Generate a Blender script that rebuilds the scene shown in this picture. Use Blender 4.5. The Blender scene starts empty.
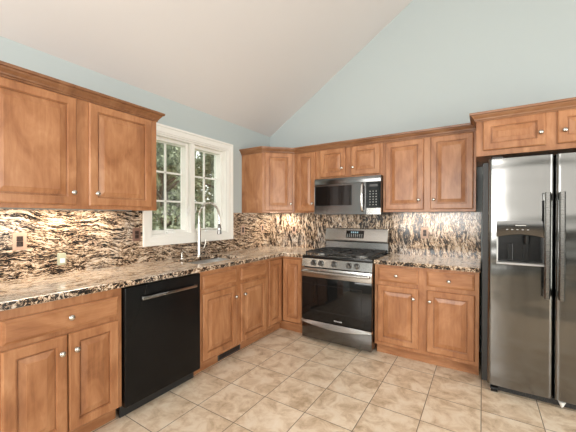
import bpy, bmesh, math, random
from mathutils import Vector, Matrix
from math import pi, sin, cos

random.seed(7)
sc = bpy.context.scene
COL = sc.collection

# ---------------------------------------------------------------- camera
cam_d = bpy.data.cameras.new('camera')
cam = bpy.data.objects.new('camera', cam_d)
COL.objects.link(cam)
sc.camera = cam
CX, CY, CZ, FPX, YAW, PIT, ROL, PPX, PPY = 2.5613, -3.5324, 1.325, 304.2337, 0.5692, -0.0077, 0.001, 287.74, 219.18
fw = Vector((-sin(YAW) * cos(PIT), cos(YAW) * cos(PIT), sin(PIT)))
rr = Vector((cos(YAW), sin(YAW), 0))
uu = rr.cross(fw)
r2 = cos(ROL) * rr + sin(ROL) * uu
u2 = -sin(ROL) * rr + cos(ROL) * uu
cam.matrix_world = Matrix(((r2.x, u2.x, -fw.x, CX), (r2.y, u2.y, -fw.y, CY), (r2.z, u2.z, -fw.z, CZ), (0, 0, 0, 1)))
cam_d.sensor_width = 36
cam_d.lens = FPX / 576 * 36
cam_d.shift_x = (288 - PPX) / 576
cam_d.shift_y = (PPY - 216) / 576
cam_d.clip_start = 0.02

# ---------------------------------------------------------------- world, sun, fill lights, exposure
w = bpy.data.worlds.new('sky')
sc.world = w
w.use_nodes = True
nt = w.node_tree
nt.nodes.clear()
wo = nt.nodes.new('ShaderNodeOutputWorld')
bg = nt.nodes.new('ShaderNodeBackground')
sky = nt.nodes.new('ShaderNodeTexSky')
sky.sky_type = 'HOSEK_WILKIE'
sky.sun_direction = Vector((-0.5, -0.6, 0.6)).normalized()
sky.turbidity = 6
sky.ground_albedo = 0.4
mixw = nt.nodes.new('ShaderNodeMixRGB')
mixw.inputs[0].default_value = 0.75
mixw.inputs[2].default_value = (1.0, 0.99, 0.95, 1)
nt.links.new(sky.outputs[0], mixw.inputs[1])
nt.links.new(mixw.outputs[0], bg.inputs[0])
bg.inputs[1].default_value = 2.2
nt.links.new(bg.outputs[0], wo.inputs[0])

def area(name, loc, target, sx, sy, power, color=(1, 1, 1), spread=pi):
    d = bpy.data.lights.new(name, 'AREA')
    d.shape = 'RECTANGLE'
    d.size = sx
    d.size_y = sy
    d.energy = power
    d.color = color
    d.spread = spread
    o = bpy.data.objects.new(name, d)
    COL.objects.link(o)
    o.location = loc
    o.rotation_euler = (Vector(target) - Vector(loc)).to_track_quat('-Z', 'Y').to_euler()
    return o

# added fill lights standing in for daylight from unseen openings, rear and right
area('rear_fill_light', (1.45, -6.4, 1.65), (1.9, 0, 1.3), 2.1, 1.6, 88, (1.0, 0.98, 0.95))
area('side_fill_light', (5.4, -3.3, 1.3), (1.5, -1.9, 0.6), 3.0, 2.2, 88, (1.0, 0.98, 0.95))
area('ceiling_fill_light', (3.1, -4.6, 1.9), (2.6, -2.8, 4.6), 2.4, 2.4, 30, (1.0, 0.95, 0.88))  # added upward fill for soft light off the ceiling, not a room fixture
sun_d = bpy.data.lights.new('sun', 'SUN')
sun_d.energy = 4.0
sun_d.angle = 0.01
sun = bpy.data.objects.new('sun', sun_d)
COL.objects.link(sun)
sun.rotation_euler = Vector((0.55, 0.35, 0.9)).to_track_quat('Z', 'Y').to_euler()
sc.view_settings.view_transform = 'Standard'
sc.view_settings.look = 'None'
sc.view_settings.gamma = 1.0
sc.view_settings.use_curve_mapping = False
sc.view_settings.exposure = 0.42

# ---------------------------------------------------------------- materials
def mat(name, color=(0.8, 0.8, 0.8), rough=0.5, metal=0.0, spec=0.5, coat=0.0):
    m = bpy.data.materials.new(name)
    m.use_nodes = True
    b = m.node_tree.nodes['Principled BSDF']
    b.inputs['Base Color'].default_value = (*color, 1)
    b.inputs['Roughness'].default_value = rough
    b.inputs['Metallic'].default_value = metal
    b.inputs['Specular IOR Level'].default_value = spec
    b.inputs['Coat Weight'].default_value = coat
    return m

def N(m, t, **kw):
    n = m.node_tree.nodes.new(t)
    for k, v in kw.items():
        if k.startswith('_'):
            setattr(n, k[1:], v)
        else:
            n.inputs[k].default_value = v
    return n

def L(m, a, b):
    m.node_tree.links.new(a, b)

def ramp(m, stops, interp='LINEAR'):
    n = m.node_tree.nodes.new('ShaderNodeValToRGB')
    e = n.color_ramp.elements
    n.color_ramp.interpolation = interp
    while len(e) < len(stops):
        e.new(0.5)
    for el, (p, c) in zip(e, stops):
        el.position = p
        el.color = (*c, 1)
    return n

def wood(name, horiz=False, k=1.0):
    m = mat(name, rough=0.34, spec=0.4, coat=0.12)
    b = m.node_tree.nodes['Principled BSDF']
    b.inputs['Coat Roughness'].default_value = 0.25
    tc = N(m, 'ShaderNodeTexCoord')
    oi = N(m, 'ShaderNodeObjectInfo')
    add = N(m, 'ShaderNodeVectorMath', _operation='ADD')
    L(m, tc.outputs['Object'], add.inputs[0])
    sc_ = N(m, 'ShaderNodeVectorMath', _operation='SCALE')
    sc_.inputs['Scale'].default_value = 7.3
    cmb = N(m, 'ShaderNodeCombineXYZ')
    for i in range(3):
        L(m, oi.outputs['Random'], cmb.inputs[i])
    L(m, cmb.outputs[0], sc_.inputs[0])
    L(m, sc_.outputs[0], add.inputs[1])
    mp = N(m, 'ShaderNodeMapping')
    mp.inputs['Scale'].default_value = (3, 30, 30) if horiz else (30, 30, 3)
    L(m, add.outputs[0], mp.inputs[0])
    n1 = N(m, 'ShaderNodeTexNoise', Scale=1.6, Detail=5.0, Roughness=0.6, Distortion=0.6)
    L(m, mp.outputs[0], n1.inputs['Vector'])
    mp2 = N(m, 'ShaderNodeMapping')
    mp2.inputs['Scale'].default_value = (2.5, 6, 6) if horiz else (6, 6, 2.5)
    L(m, add.outputs[0], mp2.inputs[0])
    n2 = N(m, 'ShaderNodeTexNoise', Scale=1.3, Detail=4.0, Roughness=0.55, Distortion=1.0)
    L(m, mp2.outputs[0], n2.inputs['Vector'])
    mx = N(m, 'ShaderNodeMath', _operation='MULTIPLY_ADD')
    mx.inputs[1].default_value = 0.3
    L(m, n1.outputs['Fac'], mx.inputs[0])
    sub = N(m, 'ShaderNodeMath', _operation='MULTIPLY')
    sub.inputs[1].default_value = 0.7
    L(m, n2.outputs['Fac'], sub.inputs[0])
    L(m, sub.outputs[0], mx.inputs[2])
    r = ramp(m, [(0.28, (0.20, 0.078, 0.031)), (0.44, (0.325, 0.137, 0.057)), (0.56, (0.405, 0.187, 0.084)), (0.72, (0.50, 0.26, 0.13))])
    for el in r.color_ramp.elements:
        el.color = (el.color[0] * k, el.color[1] * k, el.color[2] * k, 1)
    L(m, mx.outputs[0], r.inputs[0])
    L(m, r.outputs[0], b.inputs['Base Color'])
    bp = N(m, 'ShaderNodeBump', Strength=0.05, Distance=0.002)
    L(m, n1.outputs['Fac'], bp.inputs['Height'])
    L(m, bp.outputs[0], b.inputs['Normal'])
    return m

def granite(name, scale, rot=(0, 0, 0), shift=0.0, grey=0.35, fine=1.0, rough=0.12, gscale=1.0):
    m = mat(name, rough=rough, spec=0.5)
    b = m.node_tree.nodes['Principled BSDF']
    tc = N(m, 'ShaderNodeTexCoord')
    # slow warp of the veins
    wn = N(m, 'ShaderNodeTexNoise', Scale=3.2, Detail=3.0, Roughness=0.5)
    L(m, tc.outputs['Object'], wn.inputs['Vector'])
    sb = N(m, 'ShaderNodeVectorMath', _operation='SUBTRACT')
    sb.inputs[1].default_value = (0.5, 0.5, 0.5)
    L(m, wn.outputs['Color'], sb.inputs[0])
    sl = N(m, 'ShaderNodeVectorMath', _operation='SCALE')
    sl.inputs['Scale'].default_value = 0.16
    L(m, sb.outputs[0], sl.inputs[0])
    ad = N(m, 'ShaderNodeVectorMath', _operation='ADD')
    L(m, tc.outputs['Object'], ad.inputs[0])
    L(m, sl.outputs[0], ad.inputs[1])
    mp0 = N(m, 'ShaderNodeMapping')
    mp0.inputs['Rotation'].default_value = rot
    L(m, ad.outputs[0], mp0.inputs[0])
    mp = N(m, 'ShaderNodeMapping')
    mp.inputs['Scale'].default_value = scale
    L(m, mp0.outputs[0], mp.inputs[0])
    n1 = N(m, 'ShaderNodeTexNoise', Scale=1.0 * fine, Detail=6.0, Roughness=0.68, Distortion=0.5)
    L(m, mp.outputs[0], n1.inputs['Vector'])
    mp2 = N(m, 'ShaderNodeMapping')
    mp2.inputs['Scale'].default_value = tuple(s * 0.22 for s in scale)
    mp2.inputs['Location'].default_value = (3.1, 1.7, 8.2)
    L(m, mp0.outputs[0], mp2.inputs[0])
    n2 = N(m, 'ShaderNodeTexNoise', Scale=1.0, Detail=3.0, Roughness=0.5, Distortion=0.6)
    L(m, mp2.outputs[0], n2.inputs['Vector'])
    # broad bands push the fine veins darker or lighter
    ma = N(m, 'ShaderNodeMath', _operation='MULTIPLY_ADD')
    ma.inputs[1].default_value = 0.55
    ma.inputs[2].default_value = -0.275 + shift
    L(m, n2.outputs['Fac'], ma.inputs[0])
    sm = N(m, 'ShaderNodeMath', _operation='ADD')
    L(m, ma.outputs[0], sm.inputs[0])
    L(m, n1.outputs['Fac'], sm.inputs[1])
    r = ramp(m, [(0.36, (0.006, 0.005, 0.005)), (0.45, (0.018, 0.014, 0.013)), (0.48, (0.12, 0.07, 0.045)), (0.505, (0.42, 0.26, 0.15)),
                 (0.55, (0.66, 0.485, 0.325)), (0.61, (0.74, 0.65, 0.54)), (0.74, (0.45, 0.41, 0.36))])
    L(m, sm.outputs[0], r.inputs[0])
    # grey-blue quartz clouds
    n3 = N(m, 'ShaderNodeTexNoise', Scale=2.6 * gscale, Detail=4.0, Roughness=0.6)
    L(m, ad.outputs[0], n3.inputs['Vector'])
    r3 = ramp(m, [(0.52, (0, 0, 0)), (0.66, (grey, grey, grey))])
    L(m, n3.outputs['Fac'], r3.inputs[0])
    rg = ramp(m, [(0.36, (0.02, 0.022, 0.026)), (0.47, (0.12, 0.125, 0.13)), (0.56, (0.40, 0.42, 0.42)), (0.7, (0.62, 0.63, 0.60))])
    L(m, sm.outputs[0], rg.inputs[0])
    mx = N(m, 'ShaderNodeMixRGB')
    L(m, r3.outputs[0], mx.inputs[0])
    L(m, r.outputs[0], mx.inputs[1])
    L(m, rg.outputs[0], mx.inputs[2])
    L(m, mx.outputs[0], b.inputs['Base Color'])
    return m

def tile_mat():
    m = mat('floor_tile', rough=0.33, spec=0.45)
    b = m.node_tree.nodes['Principled BSDF']
    tc = N(m, 'ShaderNodeTexCoord')
    mp = N(m, 'ShaderNodeMapping')
    mp.inputs['Location'].default_value = (-0.55 + 0.0025, 0.73 + 0.0025, 0)
    L(m, tc.outputs['Object'], mp.inputs[0])
    br = N(m, 'ShaderNodeTexBrick', _offset=0.0, _squash=1.0)
    br.inputs['Color1'].default_value = (0, 0, 0, 1)
    br.inputs['Color2'].default_value = (1, 1, 1, 1)
    br.inputs['Scale'].default_value = 1.0
    br.inputs['Mortar Size'].default_value = 0.0028
    br.inputs['Mortar Smooth'].default_value = 0.25
    br.inputs['Brick Width'].default_value = 0.3355
    br.inputs['Row Height'].default_value = 0.3365
    L(m, mp.outputs[0], br.inputs['Vector'])
    n1 = N(m, 'ShaderNodeTexNoise', Scale=8.0, Detail=9.0, Roughness=0.68, Distortion=0.5)
    # shift the marbling from tile to tile
    sc_ = N(m, 'ShaderNodeVectorMath', _operation='SCALE')
    sc_.inputs['Scale'].default_value = 9.0
    L(m, br.outputs['Color'], sc_.inputs[0])
    ad = N(m, 'ShaderNodeVectorMath', _operation='ADD')
    L(m, tc.outputs['Object'], ad.inputs[0])
    L(m, sc_.outputs[0], ad.inputs[1])
    L(m, ad.outputs[0], n1.inputs['Vector'])
    r = ramp(m, [(0.32, (0.46, 0.33, 0.21)), (0.46, (0.68, 0.53, 0.38)), (0.56, (0.79, 0.66, 0.51)), (0.75, (0.85, 0.75, 0.62))])
    L(m, n1.outputs['Fac'], r.inputs[0])
    mx = N(m, 'ShaderNodeMixRGB')
    mx.inputs[2].default_value = (0.16, 0.115, 0.08, 1)
    L(m, br.outputs['Fac'], mx.inputs[0])
    L(m, r.outputs[0], mx.inputs[1])
    L(m, mx.outputs[0], b.inputs['Base Color'])
    h = N(m, 'ShaderNodeMath', _operation='MULTIPLY_ADD')
    h.inputs[1].default_value = -1.0
    L(m, br.outputs['Fac'], h.inputs[0])
    hn = N(m, 'ShaderNodeMath', _operation='MULTIPLY')
    hn.inputs[1].default_value = 0.25
    L(m, n1.outputs['Fac'], hn.inputs[0])
    L(m, hn.outputs[0], h.inputs[2])
    bp = N(m, 'ShaderNodeBump', Strength=0.35, Distance=0.003)
    L(m, h.outputs[0], bp.inputs['Height'])
    L(m, bp.outputs[0], b.inputs['Normal'])
    return m

def steel(name, col, rough=0.25, axis='x', wave=0.0):
    m = mat(name, col, rough, 1.0)
    b = m.node_tree.nodes['Principled BSDF']
    tc = N(m, 'ShaderNodeTexCoord')
    mp = N(m, 'ShaderNodeMapping')
    mp.inputs['Scale'].default_value = {'x': (2, 300, 300), 'z': (300, 300, 2)}[axis]
    L(m, tc.outputs['Object'], mp.inputs[0])
    n = N(m, 'ShaderNodeTexNoise', Scale=1.0, Detail=2.0)
    L(m, mp.outputs[0], n.inputs['Vector'])
    mr = N(m, 'ShaderNodeMapRange')
    mr.inputs['To Min'].default_value = rough - 0.04
    mr.inputs['To Max'].default_value = rough + 0.06
    L(m, n.outputs['Fac'], mr.inputs['Value'])
    L(m, mr.outputs[0], b.inputs['Roughness'])
    if wave:
        mp2 = N(m, 'ShaderNodeMapping')
        mp2.inputs['Scale'].default_value = (0.9, 0.9, 3.6)
        L(m, tc.outputs['Object'], mp2.inputs[0])
        n2 = N(m, 'ShaderNodeTexNoise', Scale=1.5, Detail=1.0)
        L(m, mp2.outputs[0], n2.inputs['Vector'])
        bp = N(m, 'ShaderNodeBump', Strength=1.0, Distance=wave)
        L(m, n2.outputs['Fac'], bp.inputs['Height'])
        L(m, bp.outputs[0], b.inputs['Normal'])
    return m

def paint(name, col, rough=0.75):
    m = mat(name, col, rough, spec=0.3)
    b = m.node_tree.nodes['Principled BSDF']
    tc = N(m, 'ShaderNodeTexCoord')
    n = N(m, 'ShaderNodeTexNoise', Scale=180.0, Detail=2.0)
    L(m, tc.outputs['Object'], n.inputs['Vector'])
    bp = N(m, 'ShaderNodeBump', Strength=0.04, Distance=0.001)
    L(m, n.outputs['Fac'], bp.inputs['Height'])
    L(m, bp.outputs[0], b.inputs['Normal'])
    return m

M = {}
M['crown'] = wood('glazed_maple_moulding', True, 0.62)
M['wood'] = wood('maple_vertical_grain')
M['woodh'] = wood('maple_horizontal_grain', True)
M['dark_in'] = mat('cabinet_interior', (0.10, 0.06, 0.035), 0.8)
M['g_left'] = granite('granite_left_wall', (230, 27, 260), rot=(0.10, 0, 0), shift=-0.015)
M['g_back'] = granite('granite_back_wall', (170, 170, 26), rot=(0, 0.12, 0), shift=-0.015, grey=0.5)
M['g_top'] = granite('granite_worktop', (150, 30, 150), rot=(0, 0, 0.12), shift=0.06, grey=0.5, rough=0.09)
M['g_topr'] = granite('granite_worktop_right', (120, 120, 120), rot=(0, 0, 0.3), shift=0.045, grey=0.6, rough=0.10)
M['g_edge'] = granite('granite_cut_edge', (85, 85, 85), shift=-0.02, grey=0.3)
M['tile'] = tile_mat()
M['wall'] = paint('wall_paint_pale_blue', (0.455, 0.51, 0.515))
M['ceil'] = paint('ceiling_paint_warm_white', (0.66, 0.635, 0.625))
M['white'] = paint('white_window_paint', (0.84, 0.83, 0.79), 0.4)
M['steel'] = steel('brushed_steel', (0.46, 0.45, 0.43), 0.24)
M['msteel'] = steel('microwave_steel', (0.15, 0.148, 0.145), 0.17)
M['psteel'] = steel('range_panel_steel', (0.22, 0.215, 0.205), 0.22)
M['dsteel'] = steel('dark_brushed_steel', (0.19, 0.187, 0.18), 0.27)
M['fsteel'] = steel('fridge_door_steel', (0.20, 0.198, 0.192), 0.14, 'z', wave=0.012)
M['chrome'] = mat('polished_chrome', (0.75, 0.75, 0.74), 0.10, 1.0)
M['nickel'] = mat('satin_nickel', (0.56, 0.53, 0.48), 0.24, 1.0)
M['black'] = mat('black_enamel', (0.009, 0.009, 0.009), 0.22, spec=0.35)
M['blackm'] = mat('matte_black_iron', (0.018, 0.018, 0.018), 0.5)
M['bglass'] = mat('black_oven_glass', (0.006, 0.006, 0.006), 0.06, spec=0.4)
M['dw'] = mat('black_dishwasher_enamel', (0.006, 0.0058, 0.0058), 0.24, spec=0.2)
M['grey'] = mat('dark_grey_plastic', (0.07, 0.07, 0.07), 0.4)
M['fside'] = mat('fridge_side_shaded_grey', (0.035, 0.035, 0.035), 0.45)  # dark grey side, darkened further for the shade in the gap
M['silverp'] = mat('silver_plastic', (0.42, 0.42, 0.41), 0.3, 0.6)
M['almond'] = mat('almond_plastic', (0.46, 0.31, 0.23), 0.4)
M['brownpl'] = mat('mid_brown_plastic', (0.20, 0.11, 0.08), 0.4)
M['brownp'] = mat('dark_brown_plastic', (0.035, 0.018, 0.012), 0.35)
M['palep'] = mat('pale_green_plastic', (0.42, 0.43, 0.31), 0.35)
M['whitep'] = mat('white_plastic', (0.85, 0.85, 0.83), 0.35)
M['print'] = mat('light_grey_print', (0.5, 0.5, 0.48), 0.5)
M['leaf'] = mat('tree_leaf', (0.24, 0.26, 0.155), 0.55)
M['leaf2'] = mat('tree_leaf_light', (0.31, 0.33, 0.21), 0.55)
M['bark'] = mat('tree_bark', (0.09, 0.07, 0.05), 0.8)
M['grass'] = mat('grass_ground', (0.12, 0.16, 0.07), 0.9)
M['sinks'] = mat('sink_steel', (0.85, 0.85, 0.84), 0.38, 1.0)
m = mat('led_diffuser', (0.9, 0.85, 0.75), 0.5)
_b = m.node_tree.nodes['Principled BSDF']
_b.inputs['Emission Color'].default_value = (1, 0.80, 0.55, 1)
_b.inputs['Emission Strength'].default_value = 4
M['led'] = m
m = mat('clock_digits', (0.02, 0.02, 0.02), 0.5)
_b = m.node_tree.nodes['Principled BSDF']
_b.inputs['Emission Color'].default_value = (0.5, 0.8, 0.9, 1)
_b.inputs['Emission Strength'].default_value = 0.5
M['digits'] = m
# window glass with a fine insect screen tint
m = bpy.data.materials.new('window_glass')
m.use_nodes = True
_n = m.node_tree
_n.nodes.clear()
_o = _n.nodes.new('ShaderNodeOutputMaterial')
_t = _n.nodes.new('ShaderNodeBsdfTransparent')
_t.inputs[0].default_value = (0.90, 0.92, 0.90, 1)
_g = _n.nodes.new('ShaderNodeBsdfGlossy')
_g.inputs['Roughness'].default_value = 0.03
_m = _n.nodes.new('ShaderNodeMixShader')
_m.inputs[0].default_value = 0.07
_n.links.new(_t.outputs[0], _m.inputs[1])
_n.links.new(_g.outputs[0], _m.inputs[2])
_n.links.new(_m.outputs[0], _o.inputs[0])
M['glass'] = m

# ---------------------------------------------------------------- mesh helpers
class MB:
    def __init__(s):
        s.bm = bmesh.new()

    def box(s, x0, x1, y0, y1, z0, z1, bev=0.0, seg=2):
        t = bmesh.new()
        bmesh.ops.create_cube(t, size=1)
        for v in t.verts:
            v.co = Vector(((x0 + x1) / 2 + v.co.x * (x1 - x0), (y0 + y1) / 2 + v.co.y * (y1 - y0), (z0 + z1) / 2 + v.co.z * (z1 - z0)))
        if bev > 0:
            bmesh.ops.bevel(t, geom=t.edges[:], offset=bev, segments=seg, affect='EDGES', profile=0.6)
        s._merge(t)
        return s

    def _merge(s, t, mx=None):
        if mx is not None:
            bmesh.ops.transform(t, matrix=mx, verts=t.verts)
        me = bpy.data.meshes.new('tmp')
        t.to_mesh(me)
        t.free()
        s.bm.from_mesh(me)
        bpy.data.meshes.remove(me)

    def cyl(s, p0, p1, r0, r1=None, n=20, cap=True):
        r1 = r0 if r1 is None else r1
        p0, p1 = Vector(p0), Vector(p1)
        d = p1 - p0
        t = bmesh.new()
        bmesh.ops.create_cone(t, cap_ends=cap, segments=n, radius1=r0, radius2=r1, depth=d.length)
        mx = Matrix.Translation((p0 + p1) / 2) @ d.to_track_quat('Z', 'Y').to_matrix().to_4x4()
        s._merge(t, mx)
        return s

    def lathe(s, prof, origin=(0, 0, 0), axis=(0, 0, 1), n=20):
        # prof: (radius, distance along axis)
        q = Vector(axis).to_track_quat('Z', 'Y')
        rings = []
        bm = s.bm
        for r, h in prof:
            if r < 1e-6:
                rings.append([bm.verts.new(Vector(origin) + q @ Vector((0, 0, h)))])
            else:
                rings.append([bm.verts.new(Vector(origin) + q @ Vector((r * cos(2 * pi * k / n), r * sin(2 * pi * k / n), h))) for k in range(n)])
        for a, b in zip(rings, rings[1:]):
            for k in range(n):
                k2 = (k + 1) % n
                vs = [a[k % len(a)], a[k2 % len(a)], b[k2 % len(b)], b[k % len(b)]]
                u = []
                for v in vs:
                    if v not in u:
                        u.append(v)
                if len(u) > 2:
                    bm.faces.new(u)
        for rg in (rings[0], rings[-1]):
            if len(rg) > 2:
                bm.faces.new(rg)
        return s

    def tube(s, pts, rad, n=12, cap=True):
        pts = [Vector(p) for p in pts]
        bm = s.bm
        rings = []
        up = None
        for i, p in enumerate(pts):
            d = (pts[min(i + 1, len(pts) - 1)] - pts[max(i - 1, 0)]).normalized()
            if up is None:
                up = Vector((0, 0, 1)) if abs(d.z) < 0.9 else Vector((1, 0, 0))
            a = (up - d * up.dot(d)).normalized()
            up = a
            b = d.cross(a)
            r = rad[i] if isinstance(rad, (list, tuple)) else rad
            rings.append([bm.verts.new(p + a * r * cos(2 * pi * k / n) + b * r * sin(2 * pi * k / n)) for k in range(n)])
        for a, b in zip(rings, rings[1:]):
            for k in range(n):
                bm.faces.new((a[k], a[(k + 1) % n], b[(k + 1) % n], b[k]))
        if cap:
            bm.faces.new(rings[0][::-1])
            bm.faces.new(rings[-1])
        return s

    def rings(s, w, h, rg, x=0.0, z=0.0, y=0.0):
        # rectangular concentric rings in the x-z plane, rg = [(inset, y)]
        bm = s.bm
        R = []
        for i, yy in rg:
            R.append([bm.verts.new((x + a, y + yy, z + b)) for a, b in ((i, i), (w - i, i), (w - i, h - i), (i, h - i))])
        bm.faces.new(R[0][::-1])
        for a, b in zip(R, R[1:]):
            for k in range(4):
                bm.faces.new((a[k], a[(k + 1) % 4], b[(k + 1) % 4], b[k]))
        bm.faces.new(R[-1])
        return s

    def grid(s, us, vs, solid, fn, t0, t1):
        # slab of cells; fn(u, v, t) -> point
        bm = s.bm
        cache = {}

        def V(i, j, k):
            key = (i, j, k)
            if key not in cache:
                cache[key] = bm.verts.new(fn(us[i], vs[j], (t0, t1)[k]))
            return cache[key]
        nu, nv = len(us) - 1, len(vs) - 1
        S = lambda i, j: 0 <= i < nu and 0 <= j < nv and solid((us[i] + us[i + 1]) / 2, (vs[j] + vs[j + 1]) / 2)
        for i in range(nu):
            for j in range(nv):
                if not S(i, j):
                    continue
                bm.faces.new((V(i, j, 0), V(i + 1, j, 0), V(i + 1, j + 1, 0), V(i, j + 1, 0)))
                bm.faces.new((V(i, j, 1), V(i, j + 1, 1), V(i + 1, j + 1, 1), V(i + 1, j, 1)))
                for di, dj, a, b in ((-1, 0, (i, j), (i, j + 1)), (1, 0, (i + 1, j), (i + 1, j + 1)), (0, -1, (i, j), (i + 1, j)), (0, 1, (i, j + 1), (i + 1, j + 1))):
                    if not S(i + di, j + dj):
                        bm.faces.new((V(*a, 0), V(*b, 0), V(*b, 1), V(*a, 1)))
        return s

    def prism(s, poly, z0, z1):
        bm = s.bm
        a = [bm.verts.new((p[0], p[1], z0)) for p in poly]
        b = [bm.verts.new((p[0], p[1], z1)) for p in poly]
        bm.faces.new(a[::-1])
        bm.faces.new(b)
        for k in range(len(poly)):
            k2 = (k + 1) % len(poly)
            bm.faces.new((a[k], a[k2], b[k2], b[k]))
        return s

    def poly(s, pts, off):
        # planar polygon given in 3-D, thickened by vector off
        bm = s.bm
        off = Vector(off)
        a = [bm.verts.new(Vector(p)) for p in pts]
        b = [bm.verts.new(Vector(p) + off) for p in pts]
        bm.faces.new(a[::-1])
        bm.faces.new(b)
        for k in range(len(pts)):
            k2 = (k + 1) % len(pts)
            bm.faces.new((a[k], a[k2], b[k2], b[k]))
        return s

    def build(s, name, m, parent=None, smooth=False, bevel=0.0, loc=None, rotz=0.0):
        bm = s.bm
        if parent is None or True:
            bmesh.ops.remove_doubles(bm, verts=bm.verts, dist=1e-6)
        bmesh.ops.recalc_face_normals(bm, faces=bm.faces)
        me = bpy.data.meshes.new(name)
        bm.to_mesh(me)
        bm.free()
        me.materials.append(m)
        if smooth:
            for p in me.polygons:
                p.use_smooth = True
            me.set_sharp_from_angle(angle=math.radians(38))
        o = bpy.data.objects.new(name, me)
        COL.objects.link(o)
        if parent is not None:
            o.parent = parent
        if loc is not None:
            o.location = loc
        o.rotation_euler = (0, 0, rotz)
        if bevel > 0:
            md = o.modifiers.new('bevel', 'BEVEL')
            md.width = bevel
            md.segments = 3
            md.limit_method = 'ANGLE'
            md.angle_limit = math.radians(40)
        return o

def tag(o, label=None, cat=None, group=None, kind=None):
    if label:
        o['label'] = label
    if cat:
        o['category'] = cat
    if group:
        o['group'] = group
    if kind:
        o['kind'] = kind
    return o

def thing(name, label, cat, loc=(0, 0, 0), rotz=0.0, group=None):
    o = bpy.data.objects.new(name, None)
    COL.objects.link(o)
    o.location = loc
    o.rotation_euler = (0, 0, rotz)
    o.empty_display_size = 0.1
    return tag(o, label, cat, group)

def copy_tree(o, parent=None):
    c = o.copy()
    COL.objects.link(c)
    if parent is not None:
        c.parent = parent
    for ch in [x for x in list(bpy.data.objects) if x.parent == o]:
        copy_tree(ch, c)
    return c

def struct(name, mb, m, parent=None, **kw):
    o = mb.build(name, m, parent, **kw)
    if parent is None:
        o['kind'] = 'structure'
    return o

# ---------------------------------------------------------------- the room
RX, RY = 5.5, -6.5          # right and rear walls
ZL = 2.462                   # height of left wall
SL = 0.637                   # ceiling slope
RID = 2.75
ZR = ZL + SL * RID
fl = MB().box(-0.15, RX + 0.15, RY - 0.15, 0.15, -0.12, 0)
struct('floor', fl, M['tile'])

W = dict(y0=-1.86, y1=-0.88, z0=1.145, z1=2.105)
mb = MB()
mb.grid([RY - 0.15, W['y0'], W['y1'], 0.15], [-0.12, W['z0'], W['z1'], ZL],
        lambda u, v: not (W['y0'] < u < W['y1'] and W['z0'] < v < W['z1']), lambda u, v, t: (t, u, v), -0.16, 0)
struct('wall_left', mb, M['wall'])
gab = [(-0.0, -0.12), (RX, -0.12), (RX, ZL), (RID, ZR), (0, ZL)]
struct('wall_back', MB().poly([(x, 0, z) for x, z in gab], (0, 0.15, 0)), M['wall'])
mb = MB()
xs = [0, 0.35, 2.55, RX]
mb.grid(xs, [-0.12, 0.8, 2.44, ZL], lambda u, v: not (0.35 < u < 2.55 and 0.8 < v < 2.44), lambda u, v, t: (u, t, v), RY, RY - 0.15)
mb.poly([(0, RY, ZL), (RX, RY, ZL), (RID, RY, ZR)], (0, -0.15, 0))
struct('wall_rear', mb, M['wall'])
mb = MB()
mb.grid([RY - 0.15, -4.8, -1.8, 0.15], [-0.12, 0.05, 2.3, ZL], lambda u, v: not (-4.8 < u < -1.8 and 0.05 < v < 2.3), lambda u, v, t: (t, u, v), RX, RX + 0.15)
struct('wall_right', mb, M['wall'])
mb = MB()
mb.poly([(-0.16, RY - 0.15, ZL - 0.16 * SL), (-0.16, 0.15, ZL - 0.16 * SL), (RID, 0.15, ZR), (RX + 0.16, 0.15, ZL - 0.16 * SL), (RX + 0.16, RY - 0.15, ZL - 0.16 * SL), (RID, RY - 0.15, ZR)][:3] +
        [(RID, RY - 0.15, ZR)], (0, 0, 0.12))
mb.poly([(RX + 0.16, RY - 0.15, ZL - 0.16 * SL), (RX + 0.16, 0.15, ZL - 0.16 * SL), (RID, 0.15, ZR), (RID, RY - 0.15, ZR)], (0, 0, 0.12))
struct('ceiling', mb, M['ceil'])

# baseboards where wall meets floor behind the viewer
struct('baseboard_rear', MB().box(0.02, RX - 0.02, RY, RY + 0.015, 0, 0.10, 0.003), M['white'])
struct('baseboard_left', MB().box(0, 0.015, RY + 0.02, -3.16, 0, 0.10, 0.003), M['white'])

def simple_window(name, a0, a1, z0, z1, fn, n, zc=None):
    mb = MB()
    us, vs = [], []
    fwid = 0.06
    cols = [a0 + (a1 - a0) * k / n for k in range(n + 1)]
    ux = []
    for c in cols:
        ux += [c - fwid / 2 if c != a0 else a0, c + fwid / 2 if c != a1 else a1]
    ux = sorted(set(round(v, 4) for v in ux))
    vz = [z0, z0 + fwid, z1 - fwid, z1]

    def solid(u, v):
        if v < z0 + fwid or v > z1 - fwid:
            return True
        return any(abs(u - c) < fwid / 2 + 1e-4 for c in cols)
    mb.grid(ux, vz, solid, fn, 0.03, 0.09)
    f = struct(name, mb, M['white'])
    g = MB()
    g.grid([a0 + 0.03, a1 - 0.03], [z0 + 0.03, z1 - 0.03], lambda u, v: True, fn, 0.055, 0.06)
    struct('pane', g, M['glass'], f)
simple_window('window_2', 0.35, 2.55, 0.8, 2.44, lambda u, v, t: (u, RY - t, v), 2)
simple_window('window_3', -4.8, -1.8, 0.05, 2.3, lambda u, v, t: (RX + t, u, v), 2)

# kitchen window over the sink
win = MB()
c = 0.088
o0, o1, p0, p1 = W['y0'] - c, W['y1'] + c, W['z0'] - c, W['z1'] + c
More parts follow.
